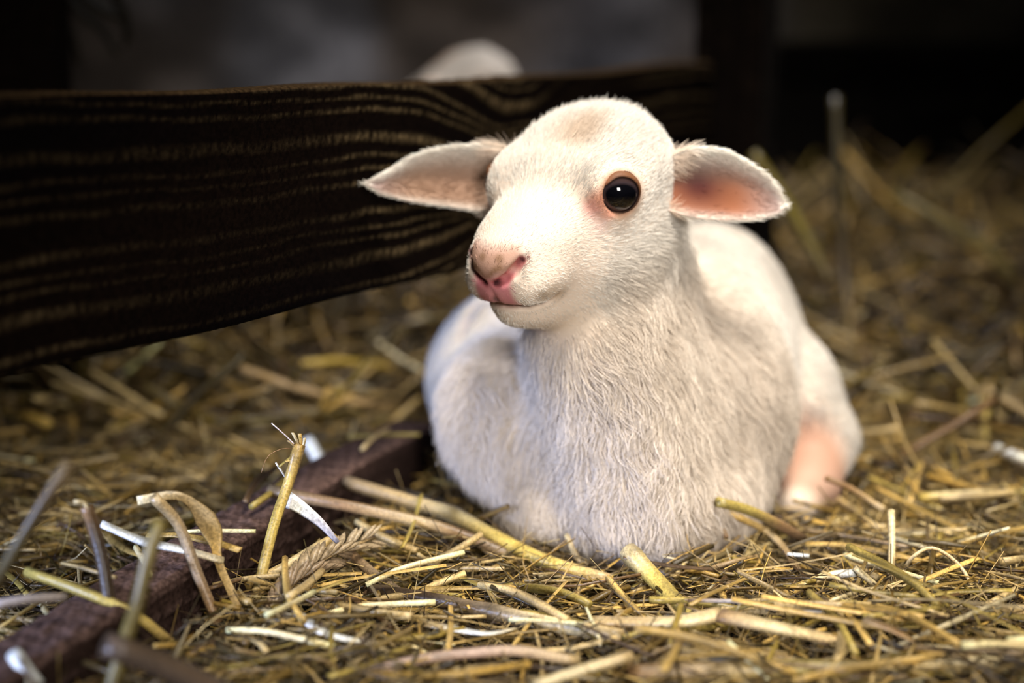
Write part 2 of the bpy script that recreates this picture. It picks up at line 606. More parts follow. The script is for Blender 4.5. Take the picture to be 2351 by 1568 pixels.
SPOTS = [   # where, radius, strength, own colour of the coat there
    (hit(1370, 466), 0.011, 0.85, (0.42, 0.17, 0.10)), (hit(1352, 484), 0.009, 0.55, (0.62, 0.30, 0.26)),
    (hit(1330, 318), 0.017, 0.75, (0.56, 0.42, 0.30)), (hit(1350, 290), 0.014, 0.5, (0.60, 0.46, 0.34)),
    (hit(1243, 680), 0.006, 0.55, (0.24, 0.15, 0.07)), (hit(1265, 668), 0.009, 0.45, (0.40, 0.28, 0.17)),
    (hit(1141, 684), 0.004, 0.8, (0.10, 0.06, 0.05)), (hit(1110, 590), 0.004, 0.7, (0.22, 0.12, 0.06)),
    (hit(1146, 594), 0.004, 0.7, (0.22, 0.12, 0.06)), (hit(1420, 515), 0.010, 0.30, (0.42, 0.26, 0.16)),
]
WOOL = np.array((0.75, 0.695, 0.615))


def lamb_color(p, skin):
    """own colours of the animal: cream wool, pink nose and lips, tan lids, pink hock; throat shade painted in"""
    q = head_co(p)
    c = np.tile(WOOL, (len(p), 1))
    c *= (1 + 0.04 * vnoise(p, 60, 51) + 0.03 * vnoise(p, 240, 52))[:, None]
    if skin:
        c *= np.array((0.95, 0.84, 0.76))

    def blend(w, col):
        nonlocal c
        w = np.clip(w, 0, 1)[:, None]
        c = c * (1 - w) + np.array(col) * w
    n, s, u = q[:, 0], q[:, 1], q[:, 2]
    a = np.abs(s)
    # beige patch on the forehead
    blend(0.6 * np.exp(-((n - 1.2) / 1.5) ** 2 - ((s - 0.3) / 1.5) ** 2 - ((u - 3.4) / 2.2) ** 2), (0.62, 0.46, 0.33))
    # eye surround
    for sg, E in ((1, EYE_L), (-1, EYE_R)):
        d = np.linalg.norm(p - E, axis=1) * 100
        blend(0.85 * smooth(d, 1.75, 1.15), (0.42, 0.20, 0.10))
        k = np.array((EC[0] + 1.75, sg * (EC[1] + 0.55), EC[2] - 0.75))
        d2 = np.linalg.norm((q - k) * np.array((0.8, 1, 1.4)), axis=1)
        blend(0.75 * smooth(d2, 0.9, 0.1), (0.60, 0.26, 0.17))
        k = np.array((EC[0] + 2.4, sg * (EC[1] + 0.2), EC[2] - 1.2))
        d2 = np.linalg.norm((q - k) * np.array((1, 1, 1.0)), axis=1)
        blend(0.4 * smooth(d2, 1.0, 0.1), (0.72, 0.42, 0.38))
    for ps, rs, st_, cs_ in SPOTS[:6]:
        blend(st_ * smooth(np.linalg.norm(p - ps, axis=1), rs, rs * 0.25), cs_)
    # nose and lip
    nose = smooth(n, 8.6, 9.4) * smooth(a - 0.5 * smooth(u, -1.9, -0.8), 1.5, 1.0) * smooth(u, 0.5, -0.2) * smooth(u, -3.5, -3.0)
    blend(0.9 * nose, (0.58, 0.30, 0.26))
    blend(0.8 * nose * smooth(u, -1.2, -1.7), (0.55, 0.16, 0.19))
    blend(0.75 * nose * smooth(u, -1.25, -0.85), (0.44, 0.27, 0.18))
    blend(0.75 * nose * np.exp(-((u + 1.0 + 0.25 * np.cos(a * 3.5)) / 0.22) ** 2) * smooth(a, 1.3, 0.9), (0.20, 0.10, 0.04))
    lip = smooth(n, 8.0, 9.2) * smooth(a, 1.5, 0.7) * smooth(u, -1.8, -2.4) * smooth(u, -3.9, -3.4)
    blend(0.7 * lip, (0.62, 0.26, 0.26))
    pts = np.concatenate([np.linspace(nost[i], nost[i + 1], 6) for i in range(3)])
    qa = np.stack([n, a, u], 1)
    dn = np.min(np.linalg.norm(qa[:, None, :] - pts[None], axis=-1), 1) if len(q) < 4000 else None
    if dn is None:
        dn = np.full(len(q), 9.0)
        m = n > 7.5
        if m.any():
            dn[m] = np.min(np.linalg.norm(qa[m][:, None, :] - pts[None], axis=-1), 1)
    blend(0.85 * smooth(dn, 0.36, 0.22), (0.42, 0.10, 0.10))
    blend(0.97 * smooth(dn, 0.27, 0.17), (0.025, 0.006, 0.008))
    mp = np.array(mouth)
    mp = np.concatenate([np.linspace(mp[i], mp[i + 1], 6) for i in range(4)])
    dm = np.full(len(q), 9.0)
    m = (n > 4.5) & (u < -1.5)
    if m.any():
        dm[m] = np.min(np.linalg.norm(qa[m][:, None, :] - mp[None], axis=-1), 1)
    blend(0.75 * smooth(dm, 0.36, 0.12), (0.16, 0.08, 0.045))
    for ps, rs, st_, cs_ in SPOTS[6:]:
        blend(st_ * smooth(np.linalg.norm(p - ps, axis=1), rs, rs * 0.25), cs_)
    # inner corner of mouth stain
    d2 = np.linalg.norm(qa - np.array((7.8, 2.6, -3.5)), axis=1)
    blend(0.5 * smooth(d2, 0.8, 0.1), (0.36, 0.24, 0.13))
    # pink hock and pastern
    hock = np.linalg.norm((p - np.array((0.203, 1.150, 0.028))) * np.array((1, 1, 0.7)), axis=1)
    blend(0.85 * smooth(hock, 0.046, 0.022), (0.36, 0.17, 0.10))
    # beige shade on throat and breast, painted into the wool colour
    th = smooth(p[:, 1], 1.16, 1.08) * smooth(p[:, 2] - 0.15 * (p[:, 1] - 1.0), 0.215, 0.165) * (1 - smooth(n, 4.0, 6.0) * smooth(u, -7, -5))
    blend(0.65 * th, (0.68, 0.555, 0.43))
    return np.clip(c, 0.003, 1)


BN = vert_normals(BV, BQ)
lamb_base = np.array((0.10, 1.19, 0.0))
lamb = empty('lamb', lamb_base)
tag(lamb, 'white newborn lamb with pink nose lying on the straw, looking left', 'lamb', 'lambs in the pen')
body_me = mesh_np('body', BV - lamb_base, BQ, M_skin, lamb_color(BV, True))
body = link('body', body_me, lamb)


# ------------------------------------------------------------------ eyes
def eye(sg):
    ctr = H(EC[0], EC[1] * sg, EC[2])
    d = EDIR * np.array((1, sg, 1))
    ax = unit(d[0] * Hn + d[1] * Hs + d[2] * Hu)
    nd = Hn + 0.35 * Hu
    side = unit(nd - (nd @ ax) * ax)            # along the lids, toward the nose
    up = np.cross(ax, side) * (1 if np.cross(ax, side) @ Hu > 0 else -1)
    # ball: z along the gaze, x along the lids
    nu, nv = 40, 24
    V, Q = [], []
    for j in range(nv + 1):
        t = math.pi * j / nv
        for i in range(nu):
            f = 2 * math.pi * i / nu
            bulge = 1 + 0.06 * math.exp(-(t / 0.6) ** 2)
            V.append(np.array((math.sin(t) * math.cos(f), math.sin(t) * math.sin(f), math.cos(t) * bulge)) * ER * 0.01)
    for j in range(nv):
        for i in range(nu):
            Q.append((j * nu + i, (j + 1) * nu + i, (j + 1) * nu + (i + 1) % nu, j * nu + (i + 1) % nu))
    o = link('eyeball', mesh_np('eyeball', V, Q, M_eye), lamb)
    from mathutils import Matrix
    Mx = Matrix((side, up, ax)).transposed() if sg > 0 else Matrix((side, up, ax)).transposed()
    if Mx.determinant() < 0:
        side = -side
        Mx = Matrix((side, up, ax)).transposed()
        nose_dir = -1
    else:
        nose_dir = 1
    o.matrix_local = Matrix.Translation(Vector(ctr - lamb_base)) @ Mx.to_4x4()
    o['label'] = 'glossy black eye'
    # lids: a fleshy almond rim lying on the ball
    nu, nv = 56, 12
    V, Q, Cc = [], [], []
    for i in range(nu):
        f = 2 * math.pi * i / nu
        x = math.cos(f) * nose_dir
        rx = 0.0120 + (0.0045 * max(0, x) ** 8)
        ry = 0.0110 + (0.0004 if math.sin(f) < 0 else 0)
        cx = math.cos(f) * rx
        cy = math.sin(f) * ry * (1 - 0.45 * max(0, x) ** 3)
        rho = math.hypot(cx, cy)
        R0 = ER * 0.01 + 0.0005
        zz = math.sqrt(max(R0 * R0 - rho * rho, 1e-7)) if rho < R0 * 0.93 else R0 * 0.37
        thick = 0.0013 + 0.0005 * (math.sin(f) > 0)
        for j in range(nv):
            g = 2 * math.pi * j / nv
            rr = rho + 0.0009 + math.cos(g) * 0.0015
            zz = math.sqrt(max(R0 * R0 - rr * rr, (R0 * 0.30) ** 2))
            V.append((cx / rho * rr, cy / rho * rr, zz + math.sin(g) * thick * 0.75))
            inner = max(0, math.cos(g + math.pi))
            w = max(0, x) ** 4
            c = np.array((0.15, 0.062, 0.026)) * (1 - w) + np.array((0.42, 0.15, 0.08)) * w
            c = c * (1 - inner) + np.array((0.018, 0.008, 0.006)) * inner
            Cc.append(c)
    for i in range(nu):
        for j in range(nv):
            a, b_ = i, (i + 1) % nu
            Q.append((a * nv + j, b_ * nv + j, b_ * nv + (j + 1) % nv, a * nv + (j + 1) % nv))
    lid = link('eyelid', mesh_np('eyelid', V, Q, M_skin, Cc), o)
    lid['label'] = 'tan fleshy eyelid rim'
    return o


eye(1); eye(-1)


# ------------------------------------------------------------------ ears
def ear(name, st, cup, lift, dark_v, sgn):
    """st: stations root->tip of (px, y_top, y_bottom, distance)"""
    st = np.array(st, float)
    ns, nv = 34, 22
    tt = np.linspace(0, 1, ns)
    ts = np.linspace(0, 1, len(st))
    cs = []
    for k in range(4):
        # smooth through the stations
        y = np.interp(tt, ts, st[:, k])
        for _ in range(6):
            y[1:-1] = (y[:-2] + 2 * y[1:-1] + y[2:]) / 4
        cs.append(y)
    front = np.zeros((ns, nv, 3)); back = np.zeros((ns, nv, 3)); col = np.zeros((ns, nv, 3)); colb = np.zeros((ns, nv, 3))
    away = np.array((0, 1, -0.1))
    vv = np.sin(np.linspace(-1, 1, nv) * math.pi / 2)
    for i in range(ns):
        T = P(cs[0][i], cs[1][i], cs[3][i]); B = P(cs[0][i], cs[2][i], cs[3][i] - 0.004)
        half = np.linalg.norm(T - B) / 2
        for j, v in enumerate(vv):
            w = 1 - v * v
            p = (T + B) / 2 + (B - T) / 2 * v + away * (cup * half * w ** 0.9 * (1 - tt[i] ** 4))
            # the upper rim folds over the opening
            p = p - away * lift * half * math.exp(-((v + 0.75) / 0.3) ** 2)
            front[i, j] = p
            back[i, j] = p + away * (0.0008 + 0.0040 * w ** 0.5 * min(1, (ns - 1 - i) / 6 + 0.15))
            t = tt[i]
            rim = max(math.exp(-((v + 1) / 0.50) ** 2), 0.5 * math.exp(-((v - 1) / 0.16) ** 2), smooth(t, 0.80, 0.98))
            pink = np.array((0.34, 0.215, 0.14)) * (1 - dark_v) + np.array((0.27, 0.095, 0.042)) * dark_v
            grey = np.array((0.37, 0.27, 0.24))
            w2 = smooth(t, 0.45, 0.85)
            inn = pink * (1 - w2) + grey * w2
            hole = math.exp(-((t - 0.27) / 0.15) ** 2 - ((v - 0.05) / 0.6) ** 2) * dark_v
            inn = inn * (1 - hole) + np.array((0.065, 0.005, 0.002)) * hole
            col[i, j] = inn * (1 - rim) + WOOL * rim
            colb[i, j] = WOOL
    nf = ns * nv
    V = np.concatenate([front.reshape(-1, 3), back.reshape(-1, 3)])
    cc = np.concatenate([col.reshape(-1, 3), colb.reshape(-1, 3)])
    ids = np.arange(nf).reshape(ns, nv)
    q1 = np.stack([ids[:-1, :-1], ids[:-1, 1:], ids[1:, 1:], ids[1:, :-1]], -1).reshape(-1, 4)
    q2 = q1[:, ::-1] + nf
    rim = []
    for i in range(ns - 1):
        rim.append((ids[i, 0], ids[i + 1, 0], ids[i + 1, 0] + nf, ids[i, 0] + nf))
        rim.append((ids[i + 1, -1], ids[i, -1], ids[i, -1] + nf, ids[i + 1, -1] + nf))
    for j in range(nv - 1):
        rim.append((ids[-1, j], ids[-1, j + 1], ids[-1, j + 1] + nf, ids[-1, j] + nf))
        rim.append((ids[0, j + 1], ids[0, j], ids[0, j] + nf, ids[0, j + 1] + nf))
    Q = np.concatenate([q1, q2, np.array(rim)])
    # face orientation: front must look to the camera side
    nrm = np.cross(V[Q[0, 2]] - V[Q[0, 0]], V[Q[0, 3]] - V[Q[0, 1]])
    if nrm @ away > 0:
        Q = Q[:, ::-1]
    o = link(name, mesh_np(name, V - lamb_base, Q, M_skin, cc), lamb)
    axis = unit(P(st[-1][0], (st[-1][1] + st[-1][2]) / 2, st[-1][3]) - P(st[0][0], (st[0][1] + st[0][2]) / 2, st[0][3]))
    return o, V, Q, cc, axis


earL = ear('ear', [(1180, 345, 470, 1.070), (1110, 331, 486, 1.068), (1040, 336, 474, 1.064), (975, 346, 466, 1.060),
                   (918, 374, 457, 1.056), (876, 401, 444, 1.052), (856, 414, 432, 1.050), (844, 422, 424, 1.049)], 0.55, 0.10, 0.15, 1)
earR = ear('ear', [(1515, 372, 476, 1.030), (1560, 346, 492, 1.030), (1615, 337, 502, 1.031), (1670, 345, 506, 1.034),
                   (1725, 376, 502, 1.040), (1768, 413, 495, 1.046), (1788, 443, 488, 1.049), (1798, 470, 476, 1.050)], 0.42, 0.04, 1.0, -1)


# ------------------------------------------------------------------ fleece
def sample_surface(V, Q, N_, dens):
    tri = np.concatenate([Q[:, [0, 1, 2]], Q[:, [0, 2, 3]]])
    a, b_, c = V[tri[:, 0]], V[tri[:, 1]], V[tri[:, 2]]
    ar = np.linalg.norm(np.cross(b_ - a, c - a), axis=1) / 2
    w = ar * dens((a + b_ + c) / 3)
    k = rng.choice(len(tri), N_, p=w / w.sum())
    u, v = rng.random(N_), rng.random(N_)
    m = u + v > 1
    u[m], v[m] = 1 - u[m], 1 - v[m]
    return k, tri, u, v


def hair_object(name, roots, pts, col, rad, parent):
    n, k, _ = pts.shape
    cu = bpy.data.hair_curves.new(name)
    cu.add_curves([k] * n)
    cu.attributes['position'].data.foreach_set('vector', (pts - lamb_base).astype(np.float32).ravel())
    ra = cu.attributes.get('radius') or cu.attributes.new('radius', 'FLOAT', 'POINT')
    ra.data.foreach_set('value', rad.astype(np.float32).ravel())
    ca = cu.attributes.new('hair_color', 'FLOAT_COLOR', 'CURVE')
    ca.data.foreach_set('color', np.concatenate([col, np.ones((n, 1))], 1).astype(np.float32).ravel())
    cu.materials.append(M_fur)
    return link(name, cu, parent)


def head_w(p):
    """1 on the face, 0 on the trunk"""
    q = head_co(p)
    return smooth(q[:, 2] + 0.35 * q[:, 0], -6.5, -4.0) * smooth(q[:, 0], -6.0, -3.0) * smooth(np.linalg.norm(q, axis=1), 13.5, 11.5)


def body_density(p):
    q = head_co(p)
    w = head_w(p)
    d = 0.42 + 1.0 * w
    d *= np.where(p[:, 2] < 0.004, 0.05, 1)
    return d


def build_fleece():
    N_ = 330000
    k, tri, u, v = sample_surface(BV, BQ, N_, body_density)
    t = tri[k]
    w = np.stack([1 - u - v, u, v], 1)[..., None]
    root = (BV[t] * w).sum(1)
    nrm = unit((BN[t] * w).sum(1))
    q = head_co(root)
    n, s, uu = q[:, 0], q[:, 1], q[:, 2]
    a = np.abs(s)
    hw = head_w(root)
    # bare skin: nose pad, nostrils, lips, lids, eye socket
    keep = np.ones(N_, bool)
    nose = (n > 9.0) & (a < np.where(uu < -1.7, 1.0, 1.75)) & (uu < -0.1) & (uu > -3.1)
    lip = (n > 8.6) & (a < 1.2) & (uu < -1.9) & (uu > -3.5)
    keep &= ~((nose | lip) & (rng.random(N_) < 0.95))
    for E in (EYE_L, EYE_R):
        d = np.linalg.norm(root - E, axis=1)
        keep &= d > 0.0128
        keep &= ~((d < 0.0142) & (rng.random(N_) < 0.5))
    mp = np.array(mouth)
    mp = np.concatenate([np.linspace(mp[i], mp[i + 1], 6) for i in range(4)])
    m = np.where((n > 5) & (uu < -2))[0]
    dm = np.full(N_, 9.0)
    dm[m] = np.min(np.linalg.norm(np.stack([n, a, uu], 1)[m][:, None, :] - mp[None], axis=-1), 1)
    keep &= ~((dm < 0.22) & (rng.random(N_) < 0.9))
    root, nrm, q, hw, dm = root[keep], nrm[keep], q[keep], hw[keep], dm[keep]
    n, s, uu, a = q[:, 0], q[:, 1], q[:, 2], np.abs(q[:, 1])
    N_ = len(root)
    # length
    muzzle = smooth(n, 3.5, 7.5) * hw
    crown = smooth(uu, 1.2, 3.2) * smooth(n, 2.5, 0.0) * hw
    cheek = smooth(uu, -2.0, -4.5) * smooth(n, 6.5, 3.0)
    L_face = 0.0060 - 0.0026 * muzzle + 0.0075 * crown + 0.007 * cheek
    chest = smooth(root[:, 1], 1.13, 1.06) * smooth(root[:, 2], 0.26, 0.19) * (1 - hw)
    L_body = 0.008 + 0.014 * chest
    low = smooth(root[:, 2], 0.05, 0.015)
    L_body *= (1 - 0.45 * low)
    hock = smooth(np.linalg.norm(root - np.array((0.203, 1.150, 0.028)), axis=1), 0.05, 0.025)
    L_body *= 1 - 0.75 * hock
    L = (L_body * (1 - hw) + L_face * hw) * rng.uniform(0.65, 1.2, N_)
    for E in (EYE_L, EYE_R):
        d = np.linalg.norm(root - E, axis=1)
        L *= 1 - 0.6 * smooth(d, 0.024, 0.013)
    L *= 1 - 0.5 * smooth(dm, 0.5, 0.2)
    # lie of the coat
    nose_pt = H(10.5, 0, -1.6)
    comb_face = unit(root - nose_pt) + 0.35 * np.array((0, 0, -1.0)) * smooth(uu, -1.0, -3.5)[:, None]
    comb_body = np.tile(np.array((0.15, 0.35, -0.75)), (N_, 1)) + np.array((0, -0.35, -0.4)) * chest[:, None]
    comb = comb_face * hw[:, None] + comb_body * (1 - hw)[:, None]
    sw = vnoise3(root, 55, 61) * 0.45 * (1 - 0.75 * hw)[:, None] + vnoise3(root, 210, 71) * (0.10 + 0.05 * (1 - hw) + 0.30 * chest)[:, None]
    comb = comb + sw
    comb = unit(comb - (comb * nrm).sum(1, keepdims=True) * nrm)
    lift = (0.34 * (1 - hw) + 0.26 * hw + 0.55 * crown * hw + 0.2 * cheek * hw)[:, None]
    d0 = unit(comb + nrm * lift * 1.3 + rng.normal(size=(N_, 3)) * 0.13)
    d1 = unit(comb + nrm * lift * 0.25 + rng.normal(size=(N_, 3)) * 0.16)
    K = 5
    pts = np.zeros((N_, K, 3))
    side = np.cross(comb, nrm)
    phase = vnoise(root, 240, 81) * 3.5
    wav = (0.0012 * (1 - hw) * (0.4 + 1.9 * chest) + 0.0001 * hw)
    pts[:, 0] = root - nrm * 0.0006
    for i in range(1, K):
        f = i / (K - 1)
        dd = unit(d0 * (1 - f) + d1 * f)
        pts[:, i] = pts[:, i - 1] + dd * (L / (K - 1))[:, None]
    for i in range(1, K):
        f = i / (K - 1)
        pts[:, i] += side * (wav * np.sin(phase + f * 5.0) * f)[:, None]
    col = lamb_color(root, False)
    col *= rng.uniform(0.74, 1.10, (N_, 1))
    r0 = (0.00013 + 0.00005 * (1 - hw)) * rng.uniform(0.7, 1.3, N_)
    rad = r0[:, None] * np.array((1.0, 0.95, 0.85, 0.62, 0.22))[None]
    o = hair_object('fleece', root, pts, np.clip(col, 0, 1), rad, lamb)
    o['kind'] = 'stuff'
    o['label'] = 'short cream wool coat, longer and wavy on the chest'


build_fleece()


def ear_fur(E, seed):
    o, V, Q, cc, axis = E
    N_ = 9000
    VN = vert_normals(V, Q)
    k, tri, u, v = sample_surface(V, Q, N_, lambda p: np.ones(len(p)))
    t = tri[k]
    w = np.stack([1 - u - v, u, v], 1)[..., None]
    root = (V[t] * w).sum(1); nrm = unit((VN[t] * w).sum(1)); col = (cc[t] * w).sum(1)
    pale = smooth(col[:, 1], 0.35, 0.72)
    dark = smooth(col[:, 1], 0.22, 0.12)
    keep = rng.random(N_) < (0.40 + 0.6 * pale) * (1 - 0.97 * dark)
    root, nrm, col, pale = root[keep], nrm[keep], col[keep], pale[keep]
    N_ = len(root)
    comb = axis[None] + rng.normal(size=(N_, 3)) * 0.22 + vnoise3(root, 180, seed) * 0.3
    comb = unit(comb - (comb * nrm).sum(1, keepdims=True) * nrm)
    ta = (root - V.mean(0)) @ axis
    ta = (ta - ta.min()) / (ta.max() - ta.min())
    tuft = smooth(ta, 0.27, 0.10)
    L = (0.0048 + 0.0015 * pale) * (1 + 1.1 * tuft) * rng.uniform(0.6, 1.3, N_)
    col = col * (1 - 0.6 * tuft[:, None]) + np.array((0.66, 0.50, 0.37)) * 0.6 * tuft[:, None]
    pts = np.zeros((N_, 4, 3))
    pts[:, 0] = root - nrm * 0.0003
    for i in range(1, 4):
        dd = unit(comb + nrm * (0.55 - 0.15 * i))
        pts[:, i] = pts[:, i - 1] + dd * (L / 3)[:, None]
    col = np.clip(col * rng.uniform(0.95, 1.35, (N_, 1)), 0, 0.9)
    rad = (0.00015 * rng.uniform(0.7, 1.3, N_))[:, None] * np.array((1, 0.9, 0.65, 0.25))[None]
    h = hair_object('ear_hair', root, pts, col, rad, o)
    h['kind'] = 'stuff'


ear_fur(earL, 91)
ear_fur(earR, 95)

# ------------------------------------------------------------------ a second lamb beyond the plank
def copy_tree(o, parent=None):
    c = o.copy(); C.objects.link(c)
    c.parent = parent
    for ch in list(o.children):
        copy_tree(ch, c)
    return c


lamb2 = copy_tree(lamb)
crown = H(-1.0, 0, 4.3)
rz2 = math.radians(-55)
goal = P(1040, 112, 1.86)
off = crown - lamb_base
off2 = np.array((off[0] * math.cos(rz2) - off[1] * math.sin(rz2), off[0] * math.sin(rz2) + off[1] * math.cos(rz2), off[2]))
lamb2.location = goal - off2
lamb2.rotation_euler = (0, 0, rz2)
lamb2['label'] = 'second white lamb behind the plank, only the top of its head showing'


# ------------------------------------------------------------------ straw
PAL = np.array([(0.40, 0.27, 0.085), (0.36, 0.27, 0.13), (0.20, 0.145, 0.085), (0.25, 0.19, 0.05), (0.52, 0.42, 0.24),
                (0.085, 0.052, 0.028), (0.72, 0.66, 0.52)])
PALW = np.array((0.25, 0.24, 0.16, 0.13, 0.10, 0.09, 0.03))


def strands(ctr, dirs, up, L, W, flat, bend, col, sides=4, segs=3):
    """many straws in one mesh: returns verts, quads, colours"""
    n = len(ctr)
    side = unit(np.cross(dirs, up)); nn = np.cross(side, dirs)
    ts = np.linspace(-0.5, 0.5, segs + 1)
    V = np.zeros((n, segs + 1, sides, 3)); Cc = np.zeros((n, segs + 1, sides, 3))
    for i, t in enumerate(ts):
        c = ctr + dirs * (L * t)[:, None] + nn * (bend[:, 0] * L * (t * t - 0.08))[:, None] + side * (bend[:, 1] * L * (t * t - 0.08))[:, None]
        tp = 1 - 0.35 * abs(t) * 2 * (flat[:] < 0.5)
        for j in range(sides):
            f = 2 * math.pi * (j + 0.5) / sides
            V[:, i, j] = c + side * (W * tp * 0.5 * math.cos(f) * 1.3)[:, None] + nn * (W * flat * tp * 0.5 * math.sin(f) * 1.3)[:, None]
            Cc[:, i, j] = col * (0.85 + 0.3 * rng.random((n, 1)))
    ids = np.arange(n * (segs + 1) * sides).reshape(n, segs + 1, sides)
    nx = np.roll(ids, -1, 2)
    Q = np.stack([ids[:, :-1], nx[:, :-1], nx[:, 1:], ids[:, 1:]], -1).reshape(-1, 4)
    caps_ = np.concatenate([ids[:, 0, :4][:, ::-1], ids[:, -1, :4]]) if sides == 4 else np.zeros((0, 4), int)
    return V.reshape(-1, 3), np.concatenate([Q, caps_]), np.clip(Cc.reshape(-1, 3), 0.004, 0.95)


def blocked(pts):
    """inside the lamb, the rail or the plank"""
    b_ = field(pts) < 0.004
    for (a0, d0, th, zz0, zz1) in ((ka + RO, unit(kb - ka), 0.024, -0.02, 0.046), (pa, PD, 0.018, 0.16, 0.31)):
        rel = pts[..., :2] - a0
        along = rel @ d0
        across = np.abs(rel[..., 0] * d0[1] - rel[..., 1] * d0[0])
        b_ |= (across < th) & (pts[..., 2] > zz0) & (pts[..., 2] < zz1) & (along > -0.01) & (along < 1.4)
    return b_


def scatter(n, xr, yr, lr, wr, zmax, flatp, name_seed, tilt=0.16, fan=None, bright=1.0, skew=1.6):
    r = np.random.default_rng(name_seed)
    x = r.uniform(*xr, n); y = r.uniform(*yr, n)
    L = r.uniform(*lr, n) * r.choice([0.6, 1.0, 1.3], n)
    W = r.uniform(*wr, n)
    z = terrain(x, y) + zmax * r.random(n) ** skew + 0.001
    ang = r.uniform(0, 2 * math.pi, n)
    if fan is not None:
        m = r.random(n) < 0.45
        ang = np.where(m, r.normal(fan, 0.45, n), ang)
    el = r.normal(0, tilt, n)
    d = np.stack([np.cos(ang) * np.cos(el), np.sin(ang) * np.cos(el), np.sin(el)], 1)
    up = unit(np.array((0, 0, 1.0)) + r.normal(size=(n, 3)) * 0.5)
    flat = np.where(r.random(n) < flatp, r.uniform(0.10, 0.25, n), r.uniform(0.75, 1.0, n))
    bend = r.normal(size=(n, 2)) * 0.13
    z = np.maximum(z, terrain(x, y) + np.abs(np.sin(el)) * L * 0.35)
    ci = r.choice(len(PAL), n, p=PALW)
    col = PAL[ci] * np.array((1.05, 0.95, 0.70)) * (0.10 + 1.35 * r.random((n, 1)) ** 1.7) * bright
    ctr = np.stack([x, y, z], 1)
    pp = ctr[:, None, :] + d[:, None, :] * (np.array((-0.5, -0.25, 0, 0.25, 0.5))[None, :, None] * L[:, None, None])
    ok = ~blocked(pp).any(1)
    return [a[ok] for a in (ctr, d, up, L, W, flat, bend, col)]


def bedding(name, label, specs):
    Vs, Qs, Cs = [], [], []
    o = 0
    for sp in specs:
        args, sides, segs = sp
        v, q, c = strands(*args, sides=sides, segs=segs)
        Vs.append(v); Qs.append(q + o); Cs.append(c); o += len(v)
    ob = link(name, mesh_np(name, np.concatenate(Vs), np.concatenate(Qs), M_straw, np.concatenate(Cs), smooth_shade=False))
    tag(ob, label, 'straw', kind='stuff')
    return ob


bedding('straw_bedding', 'loose chopped straw and hay bedding covering the barn floor', [
    (scatter(26000, (-0.42, 0.55), (0.62, 1.42), (0.012, 0.050), (0.0007, 0.0027), 0.020, 0.7, 101, 0.25), 4, 2),
    (scatter(14000, (-0.42, 0.55), (0.62, 1.42), (0.015, 0.06), (0.0003, 0.0007), 0.026, 0.2, 102, 0.40), 4, 3),
    (scatter(6000, (-0.5, 0.7), (0.62, 1.6), (0.025, 0.075), (0.0012, 0.0036), 0.024, 0.6, 103, 0.22, fan=-0.1), 4, 2),
    (scatter(7000, (-0.9, 1.0), (1.35, 2.24), (0.04, 0.13), (0.0018, 0.0042), 0.035, 0.5, 104, 0.30), 4, 3),
    (scatter(420, (-0.55, 0.05), (1.28, 2.0), (0.05, 0.13), (0.004, 0.0075), 0.05, 0.6, 106, 0.4, bright=1.9), 4, 3),
    (scatter(260, (0.22, 0.75), (1.15, 2.0), (0.05, 0.13), (0.003, 0.0055), 0.04, 0.6, 107, 0.35, bright=1.5), 4, 3),
    (scatter(2200, (-0.8, 1.0), (1.30, 2.22), (0.08, 0.20), (0.0025, 0.005), 0.045, 0.3, 105, 0.38), 4, 3),
])


# ------------------------------------------------------------------ single stalks
def catmull(pts, n):
    pts = np.asarray(pts, float)
    if len(pts) == 2:
        t = np.linspace(0, 1, n)[:, None]
        return pts[0] * (1 - t) + pts[1] * t
    ext = np.concatenate([[2 * pts[0] - pts[1]], pts, [2 * pts[-1] - pts[-2]]])
    out = []
    m = len(pts) - 1
    for s in np.linspace(0, m, n):
        i = min(int(s), m - 1); t = s - i
        p0, p1, p2, p3 = ext[i:i + 4]
        out.append(0.5 * ((2 * p1) + (-p0 + p2) * t + (2 * p0 - 5 * p1 + 4 * p2 - p3) * t * t + (-p0 + 3 * p1 - 3 * p2 + p3) * t ** 3))
    return np.array(out)


